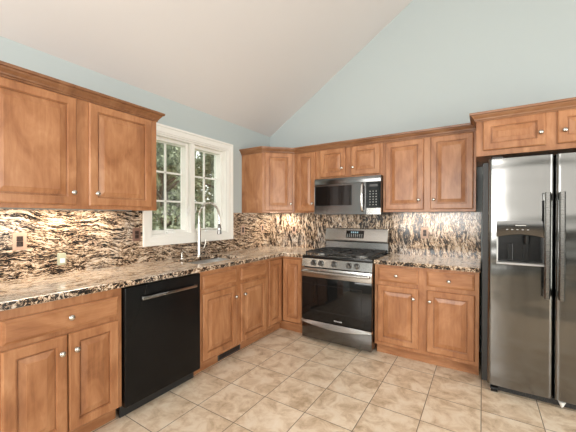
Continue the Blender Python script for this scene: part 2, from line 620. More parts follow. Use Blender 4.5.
# mitred casing in three steps
def ringbox(mb, y0, y1, z0, z1, wd, x0, x1):
    mb.grid([y0, y0 + wd, y1 - wd, y1], [z0, z0 + wd, z1 - wd, z1],
            lambda u, v: not (y0 + wd < u < y1 - wd and z0 + wd < v < z1 - wd), lambda u, v, t: (t, u, v), x0, x1)
ringbox(win, o0, o1, p0, p1, 0.022, 0.0, 0.030)
ringbox(win, o0 + 0.022, o1 - 0.022, p0 + 0.022, p1 - 0.022, 0.050, 0.0, 0.022)
ringbox(win, o0 + 0.072, o1 - 0.072, p0 + 0.072, p1 - 0.072, 0.016, 0.0, 0.016)
winO = struct('window_1', win, M['white'], bevel=0.003)
mb = MB()
ringbox(mb, W['y0'], W['y1'], W['z0'], W['z1'], 0.014, -0.19, 0.0)
mb.box(-0.12, -0.01, -1.398, -1.342, W['z0'] + 0.014, W['z1'] - 0.014, 0.003)
struct('jamb', mb, M['white'], winO)
for (a, b) in ((W['y0'] + 0.014, -1.398), (-1.342, W['y1'] - 0.014)):
    z0, z1 = W['z0'] + 0.014, W['z1'] - 0.014
    mb = MB()
    ringbox(mb, a, b, z0, z1, 0.029, -0.135, -0.055)
    ringbox(mb, a + 0.029, b - 0.029, z0 + 0.029, z1 - 0.029, 0.006, -0.132, -0.114)
    sash = struct('sash', mb, M['white'], winO, bevel=0.002)
    g0, g1, h0, h1 = a + 0.034, b - 0.034, z0 + 0.034, z1 - 0.034
    struct('pane', MB().box(-0.126, -0.121, g0, g1, h0, h1), M['glass'], sash)
    mb = MB()
    mb.box(-0.131, -0.113, (g0 + g1) / 2 - 0.009, (g0 + g1) / 2 + 0.009, h0, h1, 0.002)
    for k in (1, 2):
        z = h0 + (h1 - h0) * k / 3
        mb.box(-0.131, -0.113, g0, g1, z - 0.009, z + 0.009, 0.002)
    struct('muntin', mb, M['white'], sash)
    # folding crank on the bottom rail
    ym = (a + b) / 2
    mb = MB()
    mb.box(-0.055, -0.020, ym - 0.045, ym + 0.045, z0, z0 + 0.022, 0.004)
    mb.tube([(-0.028, ym + 0.03, z0 + 0.022), (-0.026, ym + 0.02, z0 + 0.034), (-0.024, ym - 0.05, z0 + 0.040)], 0.009)
    mb.lathe([(0, 0), (0.009, 0.004), (0.009, 0.012), (0, 0.018)], (-0.024, ym - 0.055, z0 + 0.030), n=12)
    struct('crank_handle', mb, M['whitep'], sash, smooth=True)
    # sash lock lever on the centre stile
    yl = b - 0.02 if b < -1.37 else a + 0.02
    mb = MB()
    mb.box(-0.055, -0.043, yl - 0.009, yl + 0.009, z0 + 0.17, z0 + 0.25, 0.003)
    mb.tube([(-0.045, yl, z0 + 0.21), (-0.025, yl, z0 + 0.215), (-0.015, yl, z0 + 0.25), (-0.013, yl, z0 + 0.275)], [0.006, 0.006, 0.005, 0.004], n=8)
    struct('lock_lever', mb, M['whitep'], sash, smooth=True)

# ---------------------------------------------------------------- outside: lawn and trees
struct('ground', MB().box(-30, -0.2, -12, 25, -0.6, -0.5), M['grass'])

def tree(x, y, h, cr, n, lm, label, name='leafy_tree', big=1.0):
    t = thing(name, label, 'tree', (x, y, -0.5), 0, None)
    mb = MB()
    mb.tube([(0, 0, 0), (0.05, 0.03, h * 0.3), (-0.05, 0.0, h * 0.6), (0.05, 0.05, h * 0.9)], [0.14, 0.12, 0.08, 0.03], n=10)
    for k in range(12):
        a = random.uniform(0, 2 * pi)
        z = h * random.uniform(0.3, 0.8)
        mb.tube([(0, 0, z), (cos(a) * cr * 0.4, sin(a) * cr * 0.4, z + 0.25), (cos(a) * cr * 0.8, sin(a) * cr * 0.8, z + 0.4)], [0.05, 0.03, 0.012], n=6)
    mb.build('trunk', M['bark'], t, smooth=True)
    mb = MB()
    bm = mb.bm
    blobs = [(random.uniform(-0.75, 0.75) * cr, random.uniform(-0.75, 0.75) * cr, h * random.uniform(0.10, 0.98), cr * random.uniform(0.25, 0.5)) for _ in range(44)]
    for _ in range(n):
        bx, by, bz, br = random.choice(blobs)
        d = Vector((random.gauss(0, 1), random.gauss(0, 1), random.gauss(0, 1))).normalized() * br * random.uniform(0.5, 1.0) ** 0.5
        p = Vector((bx, by, bz)) + d
        s = random.uniform(0.035, 0.075) * big
        a = Vector((random.gauss(0, 1), random.gauss(0, 1), random.gauss(0, 1))).normalized()
        b = a.cross(Vector((random.gauss(0, 1), random.gauss(0, 1), random.gauss(0, 1)))).normalized()
        vs = [bm.verts.new(p + a * s), bm.verts.new(p + b * s * 0.6), bm.verts.new(p - a * s), bm.verts.new(p - b * s * 0.5)]
        bm.faces.new(vs)
    mb.build('foliage', lm, t)
tree(-3.7, 0.9, 4.6, 0.95, 12000, M['leaf'], 'nearest green leafy tree outside, seen in the left sash of window')
tree(-3.9, 3.2, 4.8, 1.05, 12000, M['leaf2'], 'paler green leafy tree outside, seen in the right sash of window')
tree(-8.6, 4.8, 7.5, 2.2, 16000, M['leaf'], 'tall tree standing behind the two nearer trees outside window', big=2.0)
tree(-8.2, 9.8, 7.5, 2.2, 16000, M['leaf'], 'tall dark tree far off at the right edge of the right sash', big=2.0)

# ---------------------------------------------------------------- cabinets
DOOR_RINGS = [(0, 0), (0, -0.013), (0.003, -0.017), (0.008, -0.020), (0.050, -0.020), (0.051, -0.0155), (0.0545, -0.0140), (0.055, -0.0030), (0.0625, -0.0030),
              (0.063, -0.0095), (0.092, -0.0165), (0.095, -0.0185)]
DRAWER_RINGS = [(0, 0), (0, -0.011), (0.003, -0.0135), (0.014, -0.0175), (0.016, -0.020)]

def knob(parent, x, z, y):
    mb = MB()
    mb.lathe([(0.0085, 0), (0.0085, 0.002), (0.0055, 0.004), (0.005, 0.012), (0.008, 0.015), (0.0150, 0.019), (0.0160, 0.023), (0.0140, 0.027), (0.008, 0.030), (0, 0.031)],
             (x, y, z), (0, -1, 0), 20)
    return mb.build('knob', M['nickel'], parent, smooth=True)

def front(parent, kind, x0, x1, z0, z1, kn, yf):
    wd, hh = x1 - x0, z1 - z0
    mb = MB()
    rg = DOOR_RINGS if kind == 'door' else DRAWER_RINGS
    mb.rings(wd, hh, rg)
    o = mb.build('door' if kind == 'door' else 'drawer', M['wood'] if kind == 'door' else M['woodh'], parent, loc=(x0, yf, z0))
    if kn:
        knob(o, kn[0] - x0, kn[1] - z0, -0.0185 if kind == 'door' and False else -0.0199)
    return o

def cabinet(label, cat, loc, rotz, wd, dp, z0, z1, fronts, openings, toe=0.0, group=None, name='base_cabinet', toe_x0=0.0, toe_x1=None, hollow=0):
    t = thing(name, label, cat, loc, rotz, group)
    zb = z0 + toe
    mb = MB()
    # box sides, back, top, bottom
    th = 0.016
    yb = -(dp - 0.019)
    mb.box(0, th, yb, 0, zb, z1)
    mb.box(wd - th, wd, yb, 0, zb, z1)
    rb = 0.0 if toe > 0 else (0.022 if z0 < 1.5 else 0.0)
    mb.box(th, wd - th, yb, 0, zb + rb, zb + rb + th)
    if not hollow:
        mb.box(th, wd - th, yb, 0, z1 - th, z1)
    mb.box(th, wd - th, -0.01, 0, zb + rb + th, z1 - th)
    mb.build('carcass', M['wood'], t)
    # face frame with openings
    xs = sorted(set([0, wd] + [v for o in openings for v in (o[0], o[1])]))
    zs = sorted(set([zb, z1] + [v for o in openings for v in (o[2], o[3])]))
    mb = MB()
    mb.grid(xs, zs, lambda u, v: not any(o[0] < u < o[1] and o[2] < v < o[3] for o in openings), lambda u, v, tt: (u, tt, v), yb, -dp)
    mb.build('face_frame', M['wood'], t, bevel=0.0012)
    if toe > 0:
        x1_ = wd if toe_x1 is None else toe_x1
        MB().box(toe_x0, x1_, -(dp - 0.075), -(dp - 0.09), z0, zb).build('toe_kick', M['woodh'], t)
        for xa in (0, wd - th):
            MB().box(xa, xa + th, -(dp - 0.09), 0, z0, zb).build('plinth', M['wood'], t)
    for f in fronts:
        front(t, f[0], f[1], f[2], f[3], f[4], f[5], -dp - 0.0003)
    return t

H = 0.876
# left run: rotated +90 degrees, local x = world y - y_start, front faces +x
y_s = -3.078
cabinet('maple base cabinet left of the black dishwasher, one wide drawer over two doors', 'cabinet', (0.002, y_s, 0), pi / 2, 0.613, 0.608, 0, H,
        [('drawer', 0.030, 0.588, 0.700, 0.822, (0.318, 0.765)),
         ('door', 0.030, 0.305, 0.118, 0.672, (0.274, 0.578)),
         ('door', 0.310, 0.588, 0.118, 0.672, (0.345, 0.578))],
        [(0.045, 0.575, 0.715, 0.81), (0.045, 0.575, 0.135, 0.66)], toe=0.105)
# sink base
y_s = -1.829
cabinet('maple sink base cabinet below the faucet, two false drawer fronts over two doors', 'cabinet', (0.002, y_s, 0), pi / 2, 0.915, 0.608, 0, H,
        [('drawer', 0.026, 0.434, 0.716, 0.836, None),
         ('drawer', 0.500, 0.895, 0.716, 0.836, None),
         ('door', 0.026, 0.434, 0.130, 0.682, (0.412, 0.583)),
         ('door', 0.500, 0.895, 0.130, 0.682, (0.536, 0.583))],
        [(0.045, 0.415, 0.73, 0.83), (0.515, 0.88, 0.73, 0.83), (0.045, 0.415, 0.145, 0.67), (0.515, 0.88, 0.145, 0.67)], toe=0.105, hollow=1)
# corner L-shaped base
t = thing('corner_base_cabinet', 'L-shaped maple corner base cabinet left of the range, two narrow hinged doors', 'cabinet', (0, 0, 0), 0)
mb = MB()
mb.grid([0.002, 0.591, 0.913], [-0.911, -0.591, -0.002], lambda u, v: not (u > 0.591 and v < -0.591), lambda u, v, tt: (u, v, tt), 0.105, H)
mb.build('carcass', M['wood'], t)
mb = MB()
mb.grid([-0.911, -0.875, -0.612], [0.105, 0.125, 0.848, H], lambda u, v: u < -0.875 or v < 0.125 or v > 0.848, lambda u, v, tt: (tt, u, v), 0.591, 0.610)
mb.grid([0.610, 0.880, 0.913], [0.105, 0.125, 0.848, H], lambda u, v: u > 0.880 or v < 0.125 or v > 0.848, lambda u, v, tt: (u, tt, v), -0.591, -0.610)
mb.build('face_frame', M['wood'], t, bevel=0.0012)
mb = MB()
mb.poly([(0.535, -0.911, 0), (0.535, -0.535, 0), (0.913, -0.535, 0), (0.913, -0.520, 0), (0.520, -0.520, 0), (0.520, -0.911, 0)], (0, 0, 0.105))
mb.build('toe_kick', M['woodh'], t)
d = MB().rings(0.245, 0.712, DOOR_RINGS).build('door', M['wood'], t, loc=(0.6105, -0.880, 0.138), rotz=pi / 2)
d = MB().rings(0.250, 0.712, DOOR_RINGS).build('door', M['wood'], t, loc=(0.635, -0.6105, 0.138))
# right base
cabinet('maple base cabinet between range and fridge, two drawers over two doors', 'cabinet', (1.690, -0.002, 0), 0, 0.852, 0.608, 0, H,
        [('drawer', 0.036, 0.393, 0.718, 0.851, (0.205, 0.781)),
         ('drawer', 0.462, 0.820, 0.718, 0.851, (0.635, 0.779)),
         ('door', 0.030, 0.395, 0.138, 0.682, (0.353, 0.590)),
         ('door', 0.462, 0.823, 0.138, 0.682, (0.487, 0.587))],
        [(0.05, 0.38, 0.735, 0.835), (0.477, 0.805, 0.735, 0.835), (0.05, 0.38, 0.152, 0.668), (0.477, 0.805, 0.152, 0.668)], toe=0.105)

ZU, ZT = 1.375, 2.125
# left wall upper
y_s = -3.112
cabinet('long maple wall cabinet left of the window, two tall doors', 'cabinet', (0.002, y_s, 0), pi / 2, 1.088, 0.328, ZU, ZT,
        [('door', 0.052, 0.507, 1.400, 2.090, (0.482, 1.480)), ('door', 0.580, 1.036, 1.400, 2.090, (0.624, 1.482))],
        [(0.065, 0.495, 1.413, 2.077), (0.593, 1.023, 1.413, 2.077)], name='wall_cabinet')
# corner diagonal upper
t = thing('corner_wall_cabinet', 'maple corner wall cabinet with a diagonal face and single door', 'cabinet', (0, 0, 0), 0)
mb = MB()
hull = [(0.002, -0.002), (0.002, -0.610), (0.330, -0.610), (0.6095, -0.330), (0.6095, -0.002)]
inner = [(0.018, -0.018), (0.018, -0.594), (0.3234, -0.594), (0.5935, -0.3234), (0.5935, -0.018)]
bm = mb.bm
lo = [bm.verts.new((x, y, ZU)) for x, y in hull]
hi = [bm.verts.new((x, y, ZT)) for x, y in hull]
li = [bm.verts.new((x, y, ZU)) for x, y in inner]
ri = [bm.verts.new((x, y, ZU + 0.022)) for x, y in inner]
for k in range(5):
    q = (k + 1) % 5
    bm.faces.new((lo[k], lo[q], hi[q], hi[k]))
    bm.faces.new((lo[k], lo[q], li[q], li[k]))
    bm.faces.new((li[k], li[q], ri[q], ri[k]))
bm.faces.new(hi)
bm.faces.new(ri)
mb.build('carcass', M['wood'], t)
dl = math.hypot(0.2795, 0.28)
d = MB().rings(dl - 0.056, 0.700, DOOR_RINGS).build('door', M['wood'], t, loc=(0.330 + 0.028 * 0.707 + 0.0003, -0.610 + 0.028 * 0.707 - 0.0003, 1.400), rotz=pi / 4)
knob(d, dl - 0.056 - 0.026, 0.083, -0.0199)
# narrow single
cabinet('narrow single-door maple wall cabinet left of the microwave', 'cabinet', (0.611, -0.002, 0), 0, 0.307, 0.328, ZU, ZT,
        [('door', 0.040, 0.289, 1.395, 2.090, (0.262, 1.482))], [(0.052, 0.277, 1.41, 2.077)], name='wall_cabinet')
# above microwave
cabinet('short maple wall cabinet directly above the microwave, two small doors', 'cabinet', (0.920, -0.002, 0), 0, 0.768, 0.328, 1.757, ZT,
        [('door', 0.046, 0.360, 1.778, 2.095, (0.322, 1.867)), ('door', 0.425, 0.738, 1.778, 2.095, (0.450, 1.865))],
        [(0.058, 0.348, 1.79, 2.083), (0.437, 0.726, 1.79, 2.083)], name='wall_cabinet')
# right double
cabinet('maple wall cabinet right of the microwave, two tall doors', 'cabinet', (1.690, -0.002, 0), 0, 0.822, 0.328, ZU, ZT,
        [('door', 0.026, 0.392, 1.398, 2.085, (0.347, 1.490)), ('door', 0.450, 0.802, 1.398, 2.085, (0.481, 1.490))],
        [(0.04, 0.38, 1.41, 2.07), (0.462, 0.79, 1.41, 2.07)], name='wall_cabinet')
# over fridge
cabinet('deep maple wall cabinet above the refrigerator, two short doors', 'cabinet', (2.516, -0.002, 0), 0, 1.02, 0.608, 1.817, ZT,
        [('door', 0.045, 0.436, 1.857, 2.094, (0.405, 1.950)), ('door', 0.500, 0.970, 1.857, 2.094, (0.538, 1.946))],
        [(0.058, 0.424, 1.87, 2.08), (0.512, 0.958, 1.87, 2.08)], name='wall_cabinet')

# crown mouldings: profile swept along a path with mitred corners
def crown(name, label, path, outs, z=ZT - 0.030):
    # path: xy points along cabinet faces, outs: unit outward offsets at each point (already mitred)
    prof = [(0.0, 0.0), (0.008, 0.0), (0.008, 0.010), (0.014, 0.014), (0.016, 0.022), (0.030, 0.040), (0.034, 0.050), (0.046, 0.052), (0.048, 0.062), (0.048, 0.068), (0.0, 0.068)]
    mb = MB()
    bm = mb.bm
    R = []
    for (x, y), (ox, oy) in zip(path, outs):
        R.append([bm.verts.new((x + ox * (a + 0.0006), y + oy * (a + 0.0006), z + b)) for a, b in prof])
    for a, b in zip(R, R[1:]):
        for k in range(len(prof)):
            k2 = (k + 1) % len(prof)
            bm.faces.new((a[k], a[k2], b[k2], b[k]))
    bm.faces.new(R[0][::-1])
    bm.faces.new(R[-1])
    o = mb.build(name, M['crown'], None)
    return tag(o, label, 'crown moulding')
F = 0.33
crown('crown_moulding', 'dark-edged maple crown moulding along the top of the left wall cabinets', [(0.003, -2.024), (F, -2.024), (F, -3.112)], [(0, 1), (1, 1), (1, 0)])
t8 = math.tan(pi / 8)
crown('crown_moulding', 'maple crown moulding running over the corner and microwave wall cabinets',
      [(0.003, -0.610), (F, -0.610), (0.6095, -F), (2.514, -F)], [(0, -1), (t8, -1), (t8, -1), (0, -1)])
crown('crown_moulding', 'maple crown moulding stepping forward above the refrigerator cabinet',
      [(2.516, -0.384), (2.516, -0.610), (3.536, -0.610)], [(-1, 0), (-1, -1), (0, -1)])

# ---------------------------------------------------------------- granite
SKX0, SKX1, SKY0, SKY1 = 0.14, 0.51, -1.74, -1.15
def bull(o):
    # front edge faces show the stone cut across its grain
    o.data.materials.append(M['g_edge'])
    for p in o.data.polygons:
        if abs(p.normal.z) < 0.5:
            p.material_index = 1
    md = o.modifiers.new('bevel', 'BEVEL')
    md.width = 0.005
    md.segments = 3
    md.limit_method = 'ANGLE'
    md.angle_limit = math.radians(40)
CT0, CT1 = 0.8765, 0.916
mb = MB()
mb.grid([0.013, SKX0, SKX1, 0.648, 0.917], [-3.10, SKY0, SKY1, -0.648, -0.013],
        lambda u, v: not (SKX0 < u < SKX1 and SKY0 < v < SKY1) and not (u > 0.648 and v < -0.648), lambda u, v, tt: (u, v, tt), CT0, CT1)
o = mb.build('granite_worktop', M['g_top'])
bull(o)
tag(o, 'L-shaped polished granite worktop holding the sink, running from left edge to the range', 'worktop')
mb = MB()
mb.grid([1.690, 2.552], [-0.648, -0.013], lambda u, v: True, lambda u, v, tt: (u, v, tt), CT0, CT1)
o = mb.build('granite_worktop', M['g_topr'])
bull(o)
tag(o, 'short polished granite worktop between the range and refrigerator', 'worktop')
# backsplashes
mb = MB()
mb.grid([-3.10, o0 + 0.0, o1 - 0.0, -0.0], [CT1 - 0.036, p0 - 0.001, ZU - 0.001], lambda u, v: not (o0 < u < o1 and v > p0 - 0.001), lambda u, v, tt: (tt, u, v), 0.0005, 0.0125)
o = mb.build('granite_backsplash', M['g_left'])
tag(o, 'granite backsplash with level streaks along the left wall under the window', 'backsplash')
mb = MB().box(0.0130, 2.552, -0.0125, -0.0005, CT1 - 0.036, ZU - 0.001)
o = mb.build('granite_backsplash', M['g_back'])
tag(o, 'granite backsplash with upright streaks on the back wall behind the range', 'backsplash')

# sink
t = thing('kitchen_sink', 'stainless undermount sink basin set in the worktop below the window', 'sink', (0.33, -1.445, 0))
mb = MB()
mb.grid([SKX0 - 0.33 - 0.02, SKX0 - 0.33 + 0.004, SKX1 - 0.33 - 0.004, SKX1 - 0.33 + 0.02], [SKY0 + 1.445 - 0.02, SKY0 + 1.445 + 0.004, SKY1 + 1.445 - 0.004, SKY1 + 1.445 + 0.02],
        lambda u, v: not (SKX0 - 0.326 < u < SKX1 - 0.334 and SKY0 + 1.449 < v < SKY1 + 1.441), lambda u, v, tt: (u, v, tt), 0.868, 0.8755)
bw = [(SKX0 - 0.326, SKX1 - 0.334), (SKY0 + 1.449, SKY1 + 1.441)]
mb.box(bw[0][0] - 0.004, bw[0][0], bw[1][0], bw[1][1], 0.68, 0.870)
mb.box(bw[0][1], bw[0][1] + 0.004, bw[1][0], bw[1][1], 0.68, 0.870)
mb.box(bw[0][0], bw[0][1], bw[1][0] - 0.004, bw[1][0], 0.68, 0.870)
mb.box(bw[0][0], bw[0][1], bw[1][1], bw[1][1] + 0.004, 0.68, 0.870)
mb.box(bw[0][0] - 0.004, bw[0][1] + 0.004, bw[1][0] - 0.004, bw[1][1] + 0.004, 0.676, 0.682)
mb.build('basin', M['sinks'], t)
MB().lathe([(0, 0.000), (0.040, 0.000), (0.044, 0.003), (0.030, 0.005), (0.028, 0.002), (0, 0.002)], (0, 0, 0.682), n=24).build('drain', M['chrome'], t, smooth=True)

# faucet
t = thing('kitchen_faucet', 'tall brushed nickel pull-down spring faucet standing behind the sink', 'faucet', (0.085, -1.37, CT1), 0)
mb = MB()
mb.lathe([(0.030, 0), (0.030, 0.006), (0.021, 0.012), (0.019, 0.03), (0.0185, 0.30), (0.0155, 0.312), (0.0155, 0.335), (0, 0.335)], (0, 0, 0), n=24)
mb.build('body', M['nickel'], t, smooth=True)
mb = MB()
arc = [(0, 0, 0.33), (0, 0, 0.37), (0.0, 0, 0.40)]
for k in range(1, 12):
    a = pi - pi * k / 12
    arc.append((0.145 + 0.145 * cos(a), 0, 0.405 + 0.145 * sin(a)))
arc += [(0.290, 0, 0.40), (0.292, 0, 0.33)]
mb.tube(arc, 0.0075, n=10)
mb.build('spout', M['chrome'], t, smooth=True)
# spring coil about the spout
mb = MB()
pts = []
L_ = [0]
A = [Vector(p) for p in arc]
for a, b in zip(A, A[1:]):
    L_.append(L_[-1] + (b - a).length)
tot = L_[-1]
turns = 38
for k in range(turns * 8 + 1):
    s_ = tot * k / (turns * 8)
    i = max(j for j in range(len(L_)) if L_[j] <= s_ + 1e-9)
    i = min(i, len(A) - 2)
    f_ = (s_ - L_[i]) / (L_[i + 1] - L_[i])
    p = A[i].lerp(A[i + 1], f_)
    d_ = (A[i + 1] - A[i]).normalized()
    e1 = Vector((0, 1, 0))
    e2 = d_.cross(e1)
    ph = 2 * pi * k / 8
    pts.append(p + (e1 * cos(ph) + e2 * sin(ph)) * 0.0105)
mb.tube(pts, 0.0026, n=6)
mb.build('spring', M['nickel'], t, smooth=True)
mb = MB()
mb.lathe([(0.010, 0), (0.016, -0.015), (0.017, -0.06), (0.021, -0.085), (0.021, -0.10), (0.0, -0.10)], (0.292, 0, 0.338), n=20)
mb.build('spray_head', M['dsteel'], t, smooth=True)
mb = MB()
mb.tube([(0.0, 0, 0.270), (0.12, 0, 0.286), (0.272, 0, 0.290)], 0.0065, n=10)
mb.lathe([(0.022, 0), (0.022, 0.014), (0.018, 0.014), (0.018, 0)], (0.292, 0, 0.283), n=20)
mb.build('holder_arm', M['nickel'], t, smooth=True)
mb = MB()
mb.cyl((0, 0.015, 0.075), (0, 0.045, 0.075), 0.013)
mb.tube([(0, 0.045, 0.075), (0.008, 0.060, 0.085), (0.012, 0.072, 0.12), (0.014, 0.078, 0.165)], [0.008, 0.008, 0.007, 0.006], n=10)
mb.build('handle', M['nickel'], t, smooth=True)
# soap dispenser
t = thing('soap_dispenser', 'small silver soap pump on the worktop left of the faucet', 'soap dispenser', (0.075, -1.575, CT1), 0)
MB().lathe([(0.019, 0), (0.019, 0.006), (0.011, 0.010), (0.011, 0.045), (0.007, 0.047), (0.007, 0.06), (0, 0.06)], n=18).build('base', M['nickel'], t, smooth=True)
MB().tube([(0, 0, 0.058), (0, 0, 0.068), (0.02, 0, 0.072), (0.055, 0, 0.062)], [0.012, 0.011, 0.007, 0.005], n=10).build('spout', M['nickel'], t, smooth=True)

# ---------------------------------------------------------------- dishwasher (faces +x)
t = thing('dishwasher', 'black built-in dishwasher with a bar handle, under the left worktop', 'dishwasher', (0.0, -2.460, 0), pi / 2)
wd = 0.626
mb = MB()
mb.box(0.006, wd - 0.006, -0.575, -0.02, 0.10, 0.872)
mb.build('tub', M['blackm'], t)
MB().box(0.004, wd - 0.004, -0.636, -0.577, 0.090, 0.866, 0.007, 3).build('door', M['dw'], t, smooth=True)
MB().box(0.01, wd - 0.01, -0.56, -0.545, 0.0, 0.088).build('toe_panel', M['blackm'], t)
mb = MB()
mb.box(0.100, 0.560, -0.676, -0.660, 0.772, 0.792, 0.004)
mb.box(0.104, 0.122, -0.662, -0.636, 0.770, 0.794, 0.003)
mb.box(0.538, 0.556, -0.662, -0.636, 0.770, 0.794, 0.003)
mb.build('handle', mat('black_chrome', (0.42, 0.41, 0.40), 0.14, 1.0), t)

# ---------------------------------------------------------------- range
t = thing('gas_range', 'stainless gas range with black oven door and five knobs', 'range', (0.922, 0, 0), 0)
RW = 0.764
mb = MB()
mb.box(0.004, RW - 0.004, -0.640, -0.03, 0.045, 0.885)
for x in (0.05, RW - 0.05):
    for y in (-0.58, -0.08):
        mb.cyl((x, y, 0.0), (x, y, 0.05), 0.018)
mb.build('body', M['black'], t)
# cooktop
mb = MB()
mb.box(0.0, RW, -0.672, -0.03, 0.886, 0.914, 0.006)
mb.build('cooktop', M['black'], t, smooth=True)
MB().box(0.03, RW - 0.03, -0.640, -0.13, 0.9142, 0.9165).build('burner_tray', M['steel'], t)
MB().poly([(0, -0.690, 0.797), (0, -0.640, 0.797), (0, -0.640, 0.8855), (0, -0.672, 0.8855)], (RW, 0, 0)).build('control_panel', M['psteel'], t, bevel=0.003)
for x, z in ((0.140, 0.840), (0.226, 0.840), (0.374, 0.842), (0.530, 0.841), (0.612, 0.842)):
    yk = -0.690 + (z - 0.797) * 0.018 / 0.0885
    mb = MB()
    mb.lathe([(0.027, 0), (0.027, 0.004), (0.023, 0.008), (0.0215, 0.030), (0.019, 0.034), (0, 0.034)], (x, yk, z), (0, -1, 0), 22)
    k_ = mb.build('knob', M['dsteel'], t, smooth=True)
    MB().lathe([(0.031, 0), (0.031, 0.003), (0.0275, 0.004)], (x, yk, z), (0, -1, 0), 22).build('bezel', M['black'], k_)
    mb = MB()
    mb.box(x - 0.004, x + 0.004, yk - 0.040, yk - 0.030, z - 0.020, z + 0.020, 0.002)
    mb.build('knob_grip', M['grey'], k_)
# oven door
MB().box(0.002, RW - 0.002, -0.688, -0.6405, 0.238, 0.690, 0.004).build('oven_door', M['bglass'], t, smooth=True)
od = MB().box(0.002, RW - 0.002, -0.6885, -0.6405, 0.691, 0.787, 0.004).build('door_rail', M['steel'], t, smooth=True)
mb = MB()
pts = []
for k in range(13):
    u = k / 12
    pts.append((0.025 + (RW - 0.05) * u, -0.730 - 0.012 * sin(pi * u), 0.752))
mb.tube(pts, 0.013, n=14)
for x in (0.032, RW - 0.032):
    mb.box(x - 0.016, x + 0.016, -0.735, -0.6885, 0.738, 0.766, 0.005)
mb.build('handle', M['steel'], od, smooth=True)
# oven window frame, glimpsed through the glass
mb = MB()
mb.grid([0.10, 0.108, RW - 0.108, RW - 0.10], [0.34, 0.348, 0.612, 0.62], lambda u, v: not (0.108 < u < RW - 0.108 and 0.348 < v < 0.612), lambda u, v, tt: (u, tt, v), -0.6886, -0.6880)
mb.build('window_border', mat('oven_window_border', (0.013, 0.013, 0.014), 0.2), t)
# drawer with bowed lip
MB().box(0.002, RW - 0.002, -0.684, -0.6405, 0.040, 0.200, 0.005).build('storage_drawer', M['msteel'], t, smooth=True)
mb = MB()
bm = mb.bm
n = 24
R = []
for k in range(n + 1):
    u = k / n
    zc = 0.212 - 0.040 * sin(pi * u)
    x = 0.002 + (RW - 0.004) * u
    R.append([bm.verts.new((x, y, z)) for y, z in ((-0.6405, 0.232), (-0.690, 0.232), (-0.700, zc + 0.012), (-0.702, zc), (-0.694, zc - 0.006), (-0.6842, zc - 0.004), (-0.6405, 0.201))])
for a, b in zip(R, R[1:]):
    for k in range(7):
        bm.faces.new((a[k], a[(k + 1) % 7], b[(k + 1) % 7], b[k]))
bm.faces.new(R[0][::-1])
bm.faces.new(R[-1])
mb.build('drawer_lip', M['steel'], t, smooth=True)
# backguard
mb = MB()
mb.poly([(0.0, -0.028, 0.915), (0.0, -0.105, 0.915), (0.0, -0.098, 1.030), (0.0, -0.028, 1.030)], (RW, 0, 0))
mb.build('lower_backguard', M['msteel'], t, bevel=0.003)
bgp = MB().poly([(0.0, -0.016, 1.034), (0.0, -0.125, 1.034), (0.0, -0.128, 1.050), (0.0, -0.090, 1.190), (0.0, -0.016, 1.190)], (RW, 0, 0)).build('backguard', M['steel'], t, bevel=0.006)
def slant(z):
    return -0.128 + (z - 1.05) * 0.038 / 0.14
mb = MB()
mb.poly([(0.275, slant(1.080) - 0.003, 1.080), (0.275, slant(1.165) - 0.003, 1.165), (0.275, slant(1.165) + 0.004, 1.165), (0.275, slant(1.080) + 0.004, 1.080)], (0.215, 0, 0))
dsp = mb.build('display', M['bglass'], bgp)
mb = MB()
for i in range(4):
    x = 0.335 + i * 0.024
    z0_, z1_ = 1.135, 1.153
    mb.poly([(x, slant(z0_) - 0.0038, z0_), (x, slant(z1_) - 0.0038, z1_), (x, slant(z1_) - 0.0028, z1_), (x, slant(z0_) - 0.0028, z0_)], (0.014, 0, 0))
mb.build('clock_digits', M['digits'], dsp)
mb = MB()
for r_ in range(3):
    for i in range(8):
        x = 0.287 + i * 0.025
        z0_ = 1.090 + r_ * 0.014
        z1_ = z0_ + 0.005
        mb.poly([(x, slant(z0_) - 0.0038, z0_), (x, slant(z1_) - 0.0038, z1_), (x, slant(z1_) - 0.0028, z1_), (x, slant(z0_) - 0.0028, z0_)], (0.012, 0, 0))
mb.build('touch_keys', M['print'], dsp)
# burners
for x, y, r_ in ((0.16, -0.50, 0.045), (0.16, -0.22, 0.036), (0.60, -0.50, 0.05), (0.60, -0.22, 0.036), (0.38, -0.36, 0.052)):
    mb = MB()
    mb.lathe([(r_ + 0.012, 0), (r_ + 0.010, 0.006), (r_, 0.008), (r_, 0.014)], (x, y, 0.914), n=24)
    b_ = mb.build('burner', M['silverp'], t, smooth=True)
    MB().lathe([(r_ - 0.004, 0), (r_ - 0.002, 0.004), (r_ - 0.006, 0.010), (0, 0.011)], (x, y, 0.928), n=24).build('burner_cap', M['blackm'], b_, smooth=True)
